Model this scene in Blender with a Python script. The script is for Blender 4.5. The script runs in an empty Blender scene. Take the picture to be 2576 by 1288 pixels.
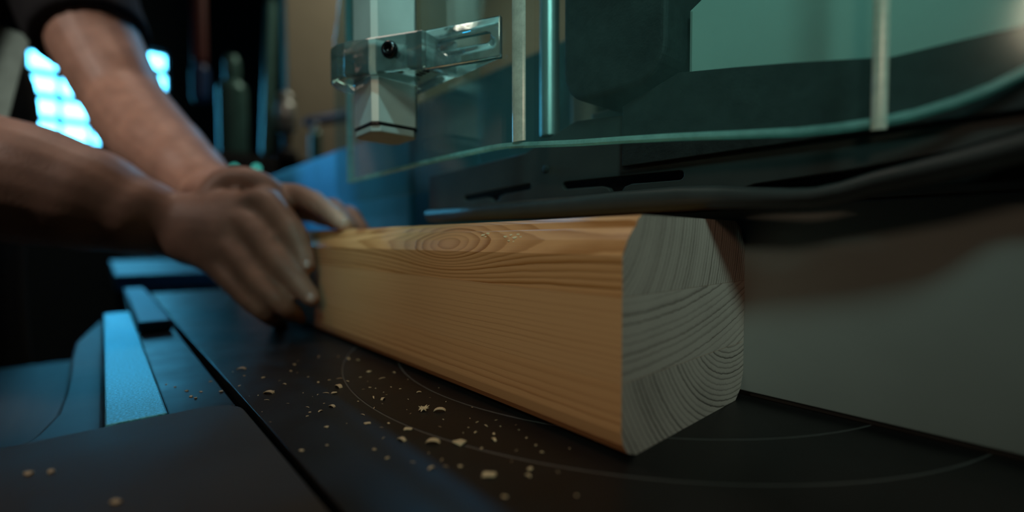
import bpy, bmesh, math, random
from mathutils import Vector, Matrix
random.seed(7)
scene = bpy.context.scene
COL = scene.collection

# ------------------------------------------------------------------ camera
F_PX, IMG_W, IMG_H = 1155.6, 2576.0, 1288.0
CAM = Vector((0.0960, -0.1380, 0.0805))
RIGHT = Vector((0.66459, 0.74721, -0.00157)).normalized()
UP = Vector((-0.02422, 0.02365, 0.99943)).normalized()
FWD = Vector((-0.74681, 0.66417, -0.03381)).normalized()
cd = bpy.data.cameras.new('camera')
cam = bpy.data.objects.new('camera', cd); COL.objects.link(cam)
cam.matrix_world = Matrix(((RIGHT.x, UP.x, -FWD.x, CAM.x), (RIGHT.y, UP.y, -FWD.y, CAM.y),
                           (RIGHT.z, UP.z, -FWD.z, CAM.z), (0, 0, 0, 1)))
cd.sensor_width = 36.0; cd.lens = F_PX / IMG_W * 36.0
cd.clip_start = 0.005; cd.clip_end = 50
cd.dof.use_dof = True; cd.dof.focus_distance = 0.228; cd.dof.aperture_fstop = 2.5
scene.camera = cam

# ------------------------------------------------------------------ world, lights, exposure
w = bpy.data.worlds.new('world'); scene.world = w; w.use_nodes = True
w.node_tree.nodes['Background'].inputs[0].default_value = (0.02, 0.05, 0.06, 1)
w.node_tree.nodes['Background'].inputs[1].default_value = 0.2
scene.view_settings.view_transform = 'Standard'; scene.view_settings.look = 'None'
scene.view_settings.gamma = 1.0; scene.view_settings.exposure = 0.0
scene.view_settings.use_curve_mapping = False
scene.cycles.max_bounces = 7; scene.cycles.diffuse_bounces = 3; scene.cycles.glossy_bounces = 4
scene.cycles.transmission_bounces = 7; scene.cycles.transparent_max_bounces = 10
scene.cycles.caustics_reflective = False; scene.cycles.caustics_refractive = False

def aim(o, target):
    o.rotation_euler = (Vector(target) - o.location).to_track_quat('-Z', 'Y').to_euler()
def area(name, loc, target, size, power, color, sy=None):
    l = bpy.data.lights.new(name, 'AREA'); l.energy = power; l.color = color
    l.size = size
    if sy: l.shape = 'RECTANGLE'; l.size_y = sy
    o = bpy.data.objects.new(name, l); COL.objects.link(o); o.location = loc; aim(o, target); return o
def spot(name, loc, target, angle, power, color, radius=0.05, blend=0.6):
    l = bpy.data.lights.new(name, 'SPOT'); l.energy = power; l.color = color
    l.spot_size = math.radians(angle); l.spot_blend = blend; l.shadow_soft_size = radius
    o = bpy.data.objects.new(name, l); COL.objects.link(o); o.location = loc; aim(o, target); return o
area('warm_ceiling_lamp', (-0.85, -0.25, 1.75), (-0.5, -0.15, 0.15), 0.4, 4.2, (1.0, 0.76, 0.62))
spot('arm_fill_spot', (-0.30, -1.10, 1.20), (-0.62, -0.21, 0.235), 25, 28.0, (1.0, 0.88, 0.80), 0.06, 0.7)  # added spot that brightens the arms, no known lamp stands there
spot('work_lamp', (0.50, -1.00, 0.50), (-0.05, 0.0, 0.05), 28, 6.0, (1.0, 0.72, 0.50), 0.08, 1.0)
spot('cool_work_lamp', (0.78, -0.62, 0.92), (0.03, 0.07, 0.26), 23, 40.0, (0.56, 1.0, 0.93), 0.16, 1.0)
spot('cyan_post_fill', (0.27, -0.36, 1.20), (-0.160, 0.0, 0.255), 6.5, 62.0, (0.42, 0.95, 1.0), 0.06, 0.6)  # added spot for the post's side and the bracket, not a known lamp
area('back_ceiling_lamp', (-2.1, 1.3, 2.1), (-2.9, 1.2, 0.6), 0.8, 10.0, (1.0, 0.92, 0.72))
spot('blue_spot', (-1.45, 0.85, 1.35), (-0.50, -0.02, 0.0), 34, 17.0, (0.02, 0.48, 1.0), 0.05, 0.9)
spot('blue_spot', (-0.95, -0.12, 1.55), (-0.70, 0.14, 0.2), 13, 110.0, (0.02, 0.52, 1.0), 0.03, 0.8)  # second blue spot, added to light the front of the tall fence

# ------------------------------------------------------------------ measuring helpers (picture point -> place)
def ray(px, py):
    return FWD + RIGHT * ((px - IMG_W / 2) / F_PX) - UP * ((py - IMG_H / 2) / F_PX)
def at(px, py, depth): return CAM + ray(px, py) * depth
def at_y(px, py, Y):
    d = ray(px, py); return CAM + d * ((Y - CAM.y) / d.y)
def at_z(px, py, Z):
    d = ray(px, py); return CAM + d * ((Z - CAM.z) / d.z)
def at_x(px, py, X):
    d = ray(px, py); return CAM + d * ((X - CAM.x) / d.x)

# ------------------------------------------------------------------ materials
MATS = {}
def new_mat(name):
    m = bpy.data.materials.new(name); m.use_nodes = True; m.node_tree.nodes.clear()
    MATS[name] = m; return m, m.node_tree.nodes, m.node_tree.links
def pmat(name, color, rough=0.5, metal=0.0, var=0.15, scale=60.0, bump=0.0, stretch=(1, 1, 1), spec=0.5, sss=0.0, rvar=0.0, bscale=None):
    m, N, L = new_mat(name)
    out = N.new('ShaderNodeOutputMaterial'); b = N.new('ShaderNodeBsdfPrincipled'); L.new(b.outputs[0], out.inputs[0])
    tc = N.new('ShaderNodeTexCoord'); mp = N.new('ShaderNodeMapping'); mp.inputs['Scale'].default_value = stretch
    L.new(tc.outputs['Object'], mp.inputs[0])
    nz = N.new('ShaderNodeTexNoise'); nz.inputs['Scale'].default_value = scale; nz.inputs['Detail'].default_value = 5
    L.new(mp.outputs[0], nz.inputs['Vector'])
    rp = N.new('ShaderNodeValToRGB')
    rp.color_ramp.elements[0].position = 0.3; rp.color_ramp.elements[1].position = 0.7
    rp.color_ramp.elements[0].color = tuple(c * (1 - var) for c in color) + (1,)
    rp.color_ramp.elements[1].color = tuple(min(1, c * (1 + var)) for c in color) + (1,)
    L.new(nz.outputs['Fac'], rp.inputs[0]); L.new(rp.outputs[0], b.inputs['Base Color'])
    b.inputs['Roughness'].default_value = rough; b.inputs['Metallic'].default_value = metal
    b.inputs['Specular IOR Level'].default_value = spec
    if rvar:
        mr = N.new('ShaderNodeMapRange'); mr.inputs['From Min'].default_value = 0.3; mr.inputs['From Max'].default_value = 0.7
        mr.inputs['To Min'].default_value = max(0, rough - rvar); mr.inputs['To Max'].default_value = rough + rvar
        L.new(nz.outputs['Fac'], mr.inputs[0]); L.new(mr.outputs[0], b.inputs['Roughness'])
    if sss:
        b.inputs['Subsurface Weight'].default_value = sss; b.inputs['Subsurface Radius'].default_value = (1, .35, .2)
        b.inputs['Subsurface Scale'].default_value = 0.006
    if bump:
        n2 = N.new('ShaderNodeTexNoise'); n2.inputs['Scale'].default_value = bscale or scale * 4; n2.inputs['Detail'].default_value = 4
        L.new(mp.outputs[0], n2.inputs['Vector'])
        bp = N.new('ShaderNodeBump'); bp.inputs['Strength'].default_value = bump; bp.inputs['Distance'].default_value = 0.001
        L.new(n2.outputs['Fac'], bp.inputs['Height']); L.new(bp.outputs[0], b.inputs['Normal'])
    return m
def emat(name, color, strength):
    m, N, L = new_mat(name)
    out = N.new('ShaderNodeOutputMaterial'); e = N.new('ShaderNodeEmission')
    e.inputs[0].default_value = color + (1,); e.inputs[1].default_value = strength; L.new(e.outputs[0], out.inputs[0]); return m
def clear_mat(name, tint, haze, hazecol, gloss_rough=0.08, ior=1.45):
    """clear plastic sheet: tinted see-through, mirror sheen at grazing angles, a little dust"""
    m, N, L = new_mat(name)
    out = N.new('ShaderNodeOutputMaterial')
    tr = N.new('ShaderNodeBsdfTransparent'); tr.inputs[0].default_value = tint + (1,)
    gl = N.new('ShaderNodeBsdfGlossy'); gl.inputs['Roughness'].default_value = gloss_rough; gl.inputs['Color'].default_value = (.9, 1, 1, 1)
    df = N.new('ShaderNodeBsdfDiffuse'); df.inputs[0].default_value = hazecol + (1,)
    tl = N.new('ShaderNodeBsdfTranslucent'); tl.inputs[0].default_value = hazecol + (1,)
    dd = N.new('ShaderNodeMixShader'); dd.inputs[0].default_value = .5; L.new(df.outputs[0], dd.inputs[1]); L.new(tl.outputs[0], dd.inputs[2])
    tc = N.new('ShaderNodeTexCoord')
    nz = N.new('ShaderNodeTexNoise'); nz.inputs['Scale'].default_value = 35; nz.inputs['Detail'].default_value = 8; nz.inputs['Roughness'].default_value = .7
    L.new(tc.outputs['Object'], nz.inputs['Vector'])
    mr = N.new('ShaderNodeMapRange'); mr.inputs['From Min'].default_value = .3; mr.inputs['From Max'].default_value = .75
    mr.inputs['To Min'].default_value = haze * .5; mr.inputs['To Max'].default_value = haze * 1.6
    L.new(nz.outputs['Fac'], mr.inputs[0])
    m1 = N.new('ShaderNodeMixShader'); L.new(mr.outputs[0], m1.inputs[0]); L.new(tr.outputs[0], m1.inputs[1]); L.new(dd.outputs[0], m1.inputs[2])
    lw = N.new('ShaderNodeLayerWeight'); lw.inputs[0].default_value = .5
    pw = N.new('ShaderNodeMath'); pw.operation = 'POWER'; L.new(lw.outputs['Facing'], pw.inputs[0]); pw.inputs[1].default_value = 4.0
    fr = N.new('ShaderNodeMath'); fr.operation = 'MULTIPLY_ADD'; L.new(pw.outputs[0], fr.inputs[0]); fr.inputs[1].default_value = .8; fr.inputs[2].default_value = .035
    m2 = N.new('ShaderNodeMixShader'); L.new(fr.outputs[0], m2.inputs[0]); L.new(m1.outputs[0], m2.inputs[1]); L.new(gl.outputs[0], m2.inputs[2])
    L.new(m2.outputs[0], out.inputs[0]); return m
def glass_mat(name, color, rough=0.03, ior=1.47):
    m, N, L = new_mat(name)
    out = N.new('ShaderNodeOutputMaterial'); b = N.new('ShaderNodeBsdfPrincipled'); L.new(b.outputs[0], out.inputs[0])
    b.inputs['Base Color'].default_value = color + (1,); b.inputs['Transmission Weight'].default_value = 1.0
    b.inputs['Roughness'].default_value = rough; b.inputs['IOR'].default_value = ior
    tc = N.new('ShaderNodeTexCoord'); nz = N.new('ShaderNodeTexNoise'); nz.inputs['Scale'].default_value = 90
    L.new(tc.outputs['Object'], nz.inputs['Vector'])
    bp = N.new('ShaderNodeBump'); bp.inputs['Strength'].default_value = .12; bp.inputs['Distance'].default_value = .002
    L.new(nz.outputs['Fac'], bp.inputs['Height']); L.new(bp.outputs[0], b.inputs['Normal'])
    tr = N.new('ShaderNodeBsdfTransparent'); tr.inputs[0].default_value = color + (1,)
    df = N.new('ShaderNodeBsdfDiffuse'); df.inputs[0].default_value = (.6, .8, .76, 1)
    m0 = N.new('ShaderNodeMixShader'); m0.inputs[0].default_value = .16; L.new(tr.outputs[0], m0.inputs[1]); L.new(df.outputs[0], m0.inputs[2])
    m1 = N.new('ShaderNodeMixShader'); m1.inputs[0].default_value = .72; L.new(m0.outputs[0], m1.inputs[1]); L.new(b.outputs[0], m1.inputs[2])
    L.new(m1.outputs[0], out.inputs[0])
    return m

def wood_mat(name, yc, zc, spacing, light, dark, warp=0.0015, knot=None, sharp=0.55, contrast=1.0, rough=0.5, uneven=1.2, seed=0.0):
    m, N, L = new_mat(name)
    def math_(op, a, b=None):
        n = N.new('ShaderNodeMath'); n.operation = op
        for i, v in enumerate((a, b)):
            if v is None: continue
            if isinstance(v, (int, float)): n.inputs[i].default_value = v
            else: L.new(v, n.inputs[i])
        return n.outputs[0]
    out = N.new('ShaderNodeOutputMaterial'); b = N.new('ShaderNodeBsdfPrincipled'); L.new(b.outputs[0], out.inputs[0])
    tc = N.new('ShaderNodeTexCoord'); sp = N.new('ShaderNodeSeparateXYZ'); L.new(tc.outputs['Object'], sp.inputs[0])
    X, Y, Z = sp.outputs
    def noise(scale, stretch, detail=3, off=0.0):
        mp = N.new('ShaderNodeMapping'); mp.inputs['Scale'].default_value = stretch; mp.inputs['Location'].default_value = (off + seed, seed, off)
        L.new(tc.outputs['Object'], mp.inputs[0])
        nz = N.new('ShaderNodeTexNoise'); nz.inputs['Scale'].default_value = scale; nz.inputs['Detail'].default_value = detail
        L.new(mp.outputs[0], nz.inputs['Vector']); return nz.outputs['Fac']
    dy = math_('SUBTRACT', Y, yc); dz = math_('SUBTRACT', Z, zc)
    r = math_('SQRT', math_('ADD', math_('MULTIPLY', dy, dy), math_('MULTIPLY', dz, dz)))
    wv = math_('MULTIPLY', math_('SUBTRACT', noise(1.0, (7, 25, 25), 2), .5), warp * 2)
    r = math_('ADD', r, wv)
    fine = math_('MULTIPLY', math_('SUBTRACT', noise(1.0, (60, 300, 300), 3, 3.0), .5), spacing * .35)
    r = math_('ADD', r, fine)
    if knot:
        for (kx, ky, kz, sx, sy, sz, amp) in knot:
            ex = math_('DIVIDE', math_('SUBTRACT', X, kx), sx); ey = math_('DIVIDE', math_('SUBTRACT', Y, ky), sy); ez = math_('DIVIDE', math_('SUBTRACT', Z, kz), sz)
            q = math_('ADD', math_('ADD', math_('MULTIPLY', ex, ex), math_('MULTIPLY', ey, ey)), math_('MULTIPLY', ez, ez))
            g = math_('MULTIPLY', math_('DIVIDE', 1.0, math_('ADD', 1.0, q)), amp)
            r = math_('ADD', r, g)
    ph = math_('DIVIDE', r, spacing)
    # uneven ring widths: shift the phase by a slow noise of the ring radius
    cb = N.new('ShaderNodeCombineXYZ'); L.new(math_('MULTIPLY', r, 140.0), cb.inputs[0]); cb.inputs[1].default_value = seed
    n1 = N.new('ShaderNodeTexNoise'); n1.inputs['Scale'].default_value = 1.0; n1.inputs['Detail'].default_value = 2
    L.new(cb.outputs[0], n1.inputs['Vector'])
    ph = math_('ADD', ph, math_('MULTIPLY', n1.outputs['Fac'], uneven))
    fr = math_('FRACT', ph)
    rp = N.new('ShaderNodeValToRGB'); cr = rp.color_ramp
    cr.elements[0].position = 0.0; cr.elements[0].color = (0, 0, 0, 1)
    cr.elements[1].position = 1.0; cr.elements[1].color = (0.05, .05, .05, 1)
    for pos, v in ((sharp * .6, .05), (sharp, .28), (.84, 1.0), (.93, .9)):
        e = cr.elements.new(pos); e.color = (v, v, v, 1)
    L.new(fr, rp.inputs[0])
    # per-ring strength
    cb2 = N.new('ShaderNodeCombineXYZ'); L.new(math_('MULTIPLY', math_('FLOOR', ph), 7.31), cb2.inputs[0])
    wn = N.new('ShaderNodeTexWhiteNoise'); wn.noise_dimensions = '3D'; L.new(cb2.outputs[0], wn.inputs['Vector'])
    st = math_('ADD', math_('MULTIPLY', wn.outputs['Value'], .65), .35)
    fac = math_('MULTIPLY', math_('MULTIPLY', rp.outputs[0], st), contrast)
    fib = math_('MULTIPLY', math_('SUBTRACT', noise(1.0, (25, 1500, 1500), 3, 9.0), .5), .35)
    blot = math_('MULTIPLY', math_('SUBTRACT', noise(1.0, (6, 35, 35), 3, 5.0), .5), .5)
    fac = math_('ADD', math_('ADD', fac, fib), blot)
    mx = N.new('ShaderNodeMix'); mx.data_type = 'RGBA'
    L.new(fac, mx.inputs['Factor']); mx.inputs['A'].default_value = light + (1,); mx.inputs['B'].default_value = dark + (1,)
    mx.clamp_factor = True
    L.new(mx.outputs['Result'], b.inputs['Base Color'])
    b.inputs['Roughness'].default_value = rough; b.inputs['Specular IOR Level'].default_value = .4
    bp = N.new('ShaderNodeBump'); bp.inputs['Strength'].default_value = .25; bp.inputs['Distance'].default_value = .0004
    L.new(fac, bp.inputs['Height']); L.new(bp.outputs[0], b.inputs['Normal'])
    return m

pmat('table_metal', (0.013, 0.012, 0.011), 0.40, 0.0, .25, 40, spec=.26, bump=.05, bscale=900, rvar=.05)
pmat('turntable_metal', (0.011, 0.0105, 0.010), 0.36, 0.0, .25, 40, spec=.26, bump=.05, bscale=900, rvar=.05)
pmat('grey_plate', (0.042, 0.038, 0.034), 0.55, 0.0, .12, 30, spec=.3, bump=.04, bscale=700, rvar=.05)
pmat('fence_metal', (0.255, 0.265, 0.245), 0.45, 0.2, .10, 12, bump=.03, bscale=600)
pmat('black_paint', (0.040, 0.042, 0.041), 0.42, 0.0, .15, 50, bump=.06, bscale=900)
pmat('black_rubber', (0.010, 0.011, 0.011), 0.7, 0.0, .6, 180, bump=.3)
pmat('housing_grey', (0.50, 0.62, 0.56), 0.45, 0.0, .06, 9)
pmat('post_metal', (0.60, 0.60, 0.53), 0.38, 0.3, .06, 50, bump=.02)
pmat('foot_plastic', (0.36, 0.37, 0.33), 0.5, 0.0, .06, 80)
pmat('strip_metal', (0.16, 0.58, 0.70), 0.40, 0.9, .35, 900, bump=.5, bscale=1400)  # blue light on the rail is put into the metal's base colour
pmat('blue_lit_metal', (0.05, 0.30, 0.55), 0.4, 0.1, .12, 25)  # tall fence: the blue light on it is put into the base colour
pmat('shroud_teal', (0.03, 0.15, 0.17), 0.5, 0.0, .1, 12)
pmat('groove_highlight', (0.16, 0.16, 0.15), 0.4, 0.4)
pmat('blue_lit_dark', (0.02, 0.15, 0.30), 0.5, 0.0, .12, 25)  # slide block and stand top: dimmer blue light put into the colour
pmat('base_cast', (0.035, 0.042, 0.044), 0.55, 0.2, .2, 35)
pmat('screw_black', (0.008, 0.008, 0.009), 0.22, 0.3, .2, 80)
pmat('bench_wood', (0.03, 0.025, 0.02), 0.6, 0.0, .4, 8, stretch=(1, 8, 8))
pmat('chip_wood', (0.80, 0.62, 0.38), 0.7, 0.0, .15, 300, sss=0.0)
pmat('skin', (0.50, 0.29, 0.21), 0.48, 0.0, .18, 45, bump=.25, bscale=420, sss=.18)
pmat('nail', (0.46, 0.26, 0.19), 0.3, 0.0, .05, 45)
pmat('black_shirt', (0.008, 0.009, 0.011), 0.9, 0.0, .2, 70, bump=.3)
pmat('apron_cloth', (0.30, 0.42, 0.37), 0.9, 0.0, .12, 70, bump=.3)
pmat('hair_dark', (0.02, 0.014, 0.01), 0.6, 0.0, .4, 200, bump=.6)
pmat('wall_paint', (0.018, 0.030, 0.036), 0.8, 0.0, .15, 3)
pmat('wall_beige', (0.26, 0.235, 0.17), 0.8, 0.0, .1, 3)
pmat('floor_concrete', (0.05, 0.055, 0.055), 0.7, 0.0, .25, 5)
pmat('cabinet_dark', (0.02, 0.024, 0.026), 0.5, 0.0, .2, 10)
pmat('red_plastic', (0.10, 0.012, 0.010), 0.5)
pmat('blue_plastic', (0.015, 0.07, 0.22), 0.4)
pmat('teal_metal', (0.09, 0.24, 0.22), 0.35, 0.3, .15, 20)
pmat('steel', (0.5, 0.55, 0.53), 0.42, 0.8, .1, 30)
emat('window_glow', (0.095, 0.60, 1.0), 13.0)
emat('led_teal', (0.10, 0.75, 0.62), 1.2); emat('led_blue', (0.02, 0.25, 0.8), 1.2)
clear_mat('guard_clear', (0.86, 0.97, 0.96), 0.05, (0.35, 0.65, 0.62), 0.10)
clear_mat('guard_reflection', (0.75, 0.9, 0.86), 0.85, (0.92, 0.94, 0.82), 0.2)
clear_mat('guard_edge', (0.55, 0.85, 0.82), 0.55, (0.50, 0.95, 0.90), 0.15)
glass_mat('clear_block', (0.86, 0.97, 0.96), 0.03)

# ------------------------------------------------------------------ mesh helpers
def link(name, me, mat=None, parent=None, smooth=False):
    o = bpy.data.objects.new(name, me); COL.objects.link(o)
    if mat: me.materials.append(MATS[mat])
    if parent: o.parent = parent
    if smooth:
        for p in me.polygons: p.use_smooth = True
    return o
def tag(o, label, cat, group=None):
    o['label'] = label; o['category'] = cat
    if group: o['group'] = group
    return o
def empty(name, loc=(0, 0, 0)):
    o = bpy.data.objects.new(name, None); COL.objects.link(o); o.location = loc; o.empty_display_size = .05; return o
def bm_obj(name, bm, mat, parent=None, smooth=False):
    bmesh.ops.recalc_face_normals(bm, faces=bm.faces)
    me = bpy.data.meshes.new(name); bm.to_mesh(me); bm.free()
    return link(name, me, mat, parent, smooth)
def bevel(bm, off, seg=2):
    if off > 0:
        bmesh.ops.bevel(bm, geom=list(bm.edges), offset=off, segments=seg, profile=.5, affect='EDGES', clamp_overlap=True)
def box_bm(x0, x1, y0, y1, z0, z1, bev=0.0, seg=2):
    bm = bmesh.new(); bmesh.ops.create_cube(bm, size=1)
    for v in bm.verts:
        v.co = Vector((x0 + (v.co.x + .5) * (x1 - x0), y0 + (v.co.y + .5) * (y1 - y0), z0 + (v.co.z + .5) * (z1 - z0)))
    bevel(bm, bev, seg); return bm
def box(name, x0, x1, y0, y1, z0, z1, mat, parent=None, bev=0.001, seg=2):
    return bm_obj(name, box_bm(x0, x1, y0, y1, z0, z1, bev, seg), mat, parent)
def plate(name, loops, thick, mat, parent=None, matrix=Matrix(), bev=0.0, res=1):
    """flat plate from 2D loops (first the outline, then holes), local z from 0 to thick"""
    cu = bpy.data.curves.new(name, 'CURVE'); cu.dimensions = '2D'; cu.fill_mode = 'BOTH'
    cu.extrude = thick / 2 - bev; cu.bevel_depth = bev; cu.bevel_resolution = res; cu.offset = -bev
    for lp in loops:
        s = cu.splines.new('POLY'); s.points.add(len(lp) - 1); s.use_cyclic_u = True
        for p, c in zip(s.points, lp): p.co = (c[0], c[1], 0, 1)
    tmp = bpy.data.objects.new('tmp', cu); COL.objects.link(tmp)
    me = bpy.data.meshes.new_from_object(tmp.evaluated_get(bpy.context.evaluated_depsgraph_get()))
    bpy.data.objects.remove(tmp); bpy.data.curves.remove(cu)
    me.name = name; me.transform(matrix @ Matrix.Translation((0, 0, thick / 2)))
    me.materials.clear()
    for p in me.polygons: p.use_smooth = False
    return link(name, me, mat, parent)
def circ(cx, cy, r, n=128): return [(cx + r * math.cos(2 * math.pi * i / n), cy + r * math.sin(2 * math.pi * i / n)) for i in range(n)]
def rrect(x0, x1, y0, y1, r, n=6):
    out = []
    for cx, cy, a in ((x1 - r, y1 - r, 0), (x0 + r, y1 - r, 90), (x0 + r, y0 + r, 180), (x1 - r, y0 + r, 270)):
        for i in range(n + 1):
            t = math.radians(a + 90 * i / n); out.append((cx + r * math.cos(t), cy + r * math.sin(t)))
    return out
XZ = Matrix(((1, 0, 0, 0), (0, 0, 1, 0), (0, 1, 0, 0), (0, 0, 0, 1)))   # local (x, y, z) -> world (x, z, y)
def tube_bm(bm, pts, radii, side=(0, 0, 1), n=16, sub=4, cap=True):
    """smooth loft: pts, radii either r or (half width along side, half thickness)"""
    P = [Vector(p) for p in pts]; R = [(r, r) if not isinstance(r, tuple) else r for r in radii]
    S = [Vector(side)] * len(P) if not isinstance(side, list) else [Vector(s) for s in side]
    def cr(a, b, c, d, t): return .5 * ((2 * b) + (c - a) * t + (2 * a - 5 * b + 4 * c - d) * t * t + (3 * b - a - 3 * c + d) * t ** 3)
    path, rad, sd = [], [], []
    k = len(P)
    for i in range(k - 1):
        a, b, c, d = P[max(i - 1, 0)], P[i], P[i + 1], P[min(i + 2, k - 1)]
        for j in range(sub):
            t = j / sub; path.append(cr(a, b, c, d, t)); tt = t * t * (3 - 2 * t)
            rad.append((R[i][0] * (1 - tt) + R[i + 1][0] * tt, R[i][1] * (1 - tt) + R[i + 1][1] * tt)); sd.append(S[i].lerp(S[i + 1], t))
    path.append(P[-1]); rad.append(R[-1]); sd.append(S[-1])
    rings = []
    m = len(path)
    def ring(c, tan, s, ra, rb):
        e1 = s - tan * s.dot(tan)
        if e1.length < 1e-6: e1 = tan.orthogonal()
        e1.normalize(); e2 = tan.cross(e1)
        return [bm.verts.new(c + e1 * (ra * math.cos(2 * math.pi * q / n)) + e2 * (rb * math.sin(2 * math.pi * q / n))) for q in range(n)]
    tans = []
    for i in range(m):
        t = path[min(i + 1, m - 1)] - path[max(i - 1, 0)]; tans.append(t.normalized())
    if cap:
        for a in (75, 50, 25):
            A = math.radians(a); d = min(rad[0]) * math.sin(A)
            rings.append(ring(path[0] - tans[0] * d, tans[0], sd[0], rad[0][0] * math.cos(A), rad[0][1] * math.cos(A)))
    for i in range(m): rings.append(ring(path[i], tans[i], sd[i], *rad[i]))
    if cap:
        for a in (25, 50, 75):
            A = math.radians(a); d = min(rad[-1]) * math.sin(A)
            rings.append(ring(path[-1] + tans[-1] * d, tans[-1], sd[-1], rad[-1][0] * math.cos(A), rad[-1][1] * math.cos(A)))
    for a, b in zip(rings, rings[1:]):
        for q in range(n): bm.faces.new((a[q], a[(q + 1) % n], b[(q + 1) % n], b[q]))
    bm.faces.new(rings[0][::-1]); bm.faces.new(rings[-1])
def ball_bm(bm, c, r, seg=16):
    M = Matrix.Translation(Vector(c)) @ Matrix.Diagonal((r[0], r[1], r[2], 1))
    bmesh.ops.create_uvsphere(bm, u_segments=seg, v_segments=seg // 2 + 2, radius=1, matrix=M)
def remeshed(name, bm, mat, voxel, smooth_it=6, parent=None):
    bmesh.ops.recalc_face_normals(bm, faces=bm.faces)
    me = bpy.data.meshes.new('tmp'); bm.to_mesh(me); bm.free()
    tmp = bpy.data.objects.new('tmp', me); COL.objects.link(tmp)
    md = tmp.modifiers.new('r', 'REMESH'); md.mode = 'VOXEL'; md.voxel_size = voxel
    sm = tmp.modifiers.new('s', 'SMOOTH'); sm.factor = .5; sm.iterations = smooth_it
    res = bpy.data.meshes.new_from_object(tmp.evaluated_get(bpy.context.evaluated_depsgraph_get()))
    bpy.data.objects.remove(tmp); res.name = name; res.materials.clear()
    return link(name, res, mat, parent, True)
def lathe(name, prof, loc, mat, parent=None, axis=Vector((0, 0, 1)), n=24, smooth=True):
    bm = bmesh.new(); rings = []
    q = Vector((0, 0, 1)).rotation_difference(Vector(axis))
    for r, z in prof:
        rings.append([bm.verts.new(Vector(loc) + q @ Vector((r * math.cos(2 * math.pi * i / n), r * math.sin(2 * math.pi * i / n), z))) for i in range(n)])
    for a, b in zip(rings, rings[1:]):
        for i in range(n): bm.faces.new((a[i], a[(i + 1) % n], b[(i + 1) % n], b[i]))
    bm.faces.new(rings[0][::-1]); bm.faces.new(rings[-1])
    return bm_obj(name, bm, mat, parent, False)

# ------------------------------------------------------------------ the room
def struct(o): o['kind'] = 'structure'; return o
WX, EX, SY, NY, FZ, CZ = -4.3, 2.6, -2.8, 2.2, -0.98, 2.2
struct(box('floor', WX - .1, EX + .1, SY - .1, NY + .1, FZ - .1, FZ, 'floor_concrete', bev=0))
struct(box('ceiling', WX - .1, EX + .1, SY - .1, NY + .1, CZ, CZ + .1, 'wall_paint', bev=0))
struct(box('wall_right', EX, EX + .1, SY, NY, FZ, CZ, 'wall_paint', bev=0))
struct(box('wall_front', WX, EX, SY - .1, SY, FZ, CZ, 'wall_paint', bev=0))
struct(box('wall_back', WX, EX, NY, NY + .1, FZ, CZ, 'wall_beige', bev=0))
# left wall with a window opening
WY0, WY1, WZ0, WZ1 = -0.64, 0.26, 0.755, 1.52
mYZ = Matrix(((0, 0, 1, WX - .1), (1, 0, 0, 0), (0, 1, 0, 0), (0, 0, 0, 1)))   # local (x,y,z) -> world (y,z,x)
struct(plate('wall_left', [[(SY, FZ), (NY, FZ), (NY, CZ), (SY, CZ)], [(WY0, WZ0), (WY0, WZ1), (WY1, WZ1), (WY1, WZ0)]], .1, 'wall_paint', matrix=mYZ))
win = empty('window_1', (WX, (WY0 + WY1) / 2, WZ0)); struct(win)
def kid(o, parent):
    o.parent = parent; o.matrix_parent_inverse = Matrix.Translation(-parent.location); return o
ncol, nrow = 6, 5
cw, rh = (WY1 - WY0) / ncol, (WZ1 - WZ0) / nrow
holes = []
for i in range(ncol):
    for j in range(nrow):
        holes.append([(WY0 + i * cw + .012, WZ0 + j * rh + .024), (WY0 + (i + 1) * cw - .012, WZ0 + j * rh + .024),
                      (WY0 + (i + 1) * cw - .012, WZ0 + (j + 1) * rh - .024), (WY0 + i * cw + .012, WZ0 + (j + 1) * rh - .024)])
kid(plate('window_frame', [[(WY0 - .0, WZ0), (WY1, WZ0), (WY1, WZ1), (WY0, WZ1)]] + holes, .05, 'cabinet_dark', matrix=Matrix(((0, 0, 1, WX - .08), (1, 0, 0, 0), (0, 1, 0, 0), (0, 0, 0, 1)))), win)
for h in holes:
    kid(box('pane', WX - .065, WX - .060, h[0][0], h[1][0], h[0][1], h[2][1], 'window_glow', bev=0), win)
# a pale board panel standing on the back of the room is part of the wall finish
struct(box('wall_partition', -3.05, -2.95, at_x(722, 200, -2.95).y, NY, FZ, CZ, 'wall_beige', bev=.003))

# ------------------------------------------------------------------ workbench
BZ = -0.095
bench = empty('workbench', (-0.3, 0.05, FZ)); tag(bench, 'dark wooden workbench carrying the saw', 'workbench')
def bk(o): return kid(o, bench)
for i in range(6):
    bk(box('plank', -.84, .85, -.55 + i * .2, -.55 + i * .2 + .197, BZ - .04, BZ, 'bench_wood', bev=.002))
for x in (-.78, .78):
    for y in (-.49, .58):
        bk(box('leg', x - .04, x + .04, y - .04, y + .04, FZ, BZ - .04, 'bench_wood', bev=.003))

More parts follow.
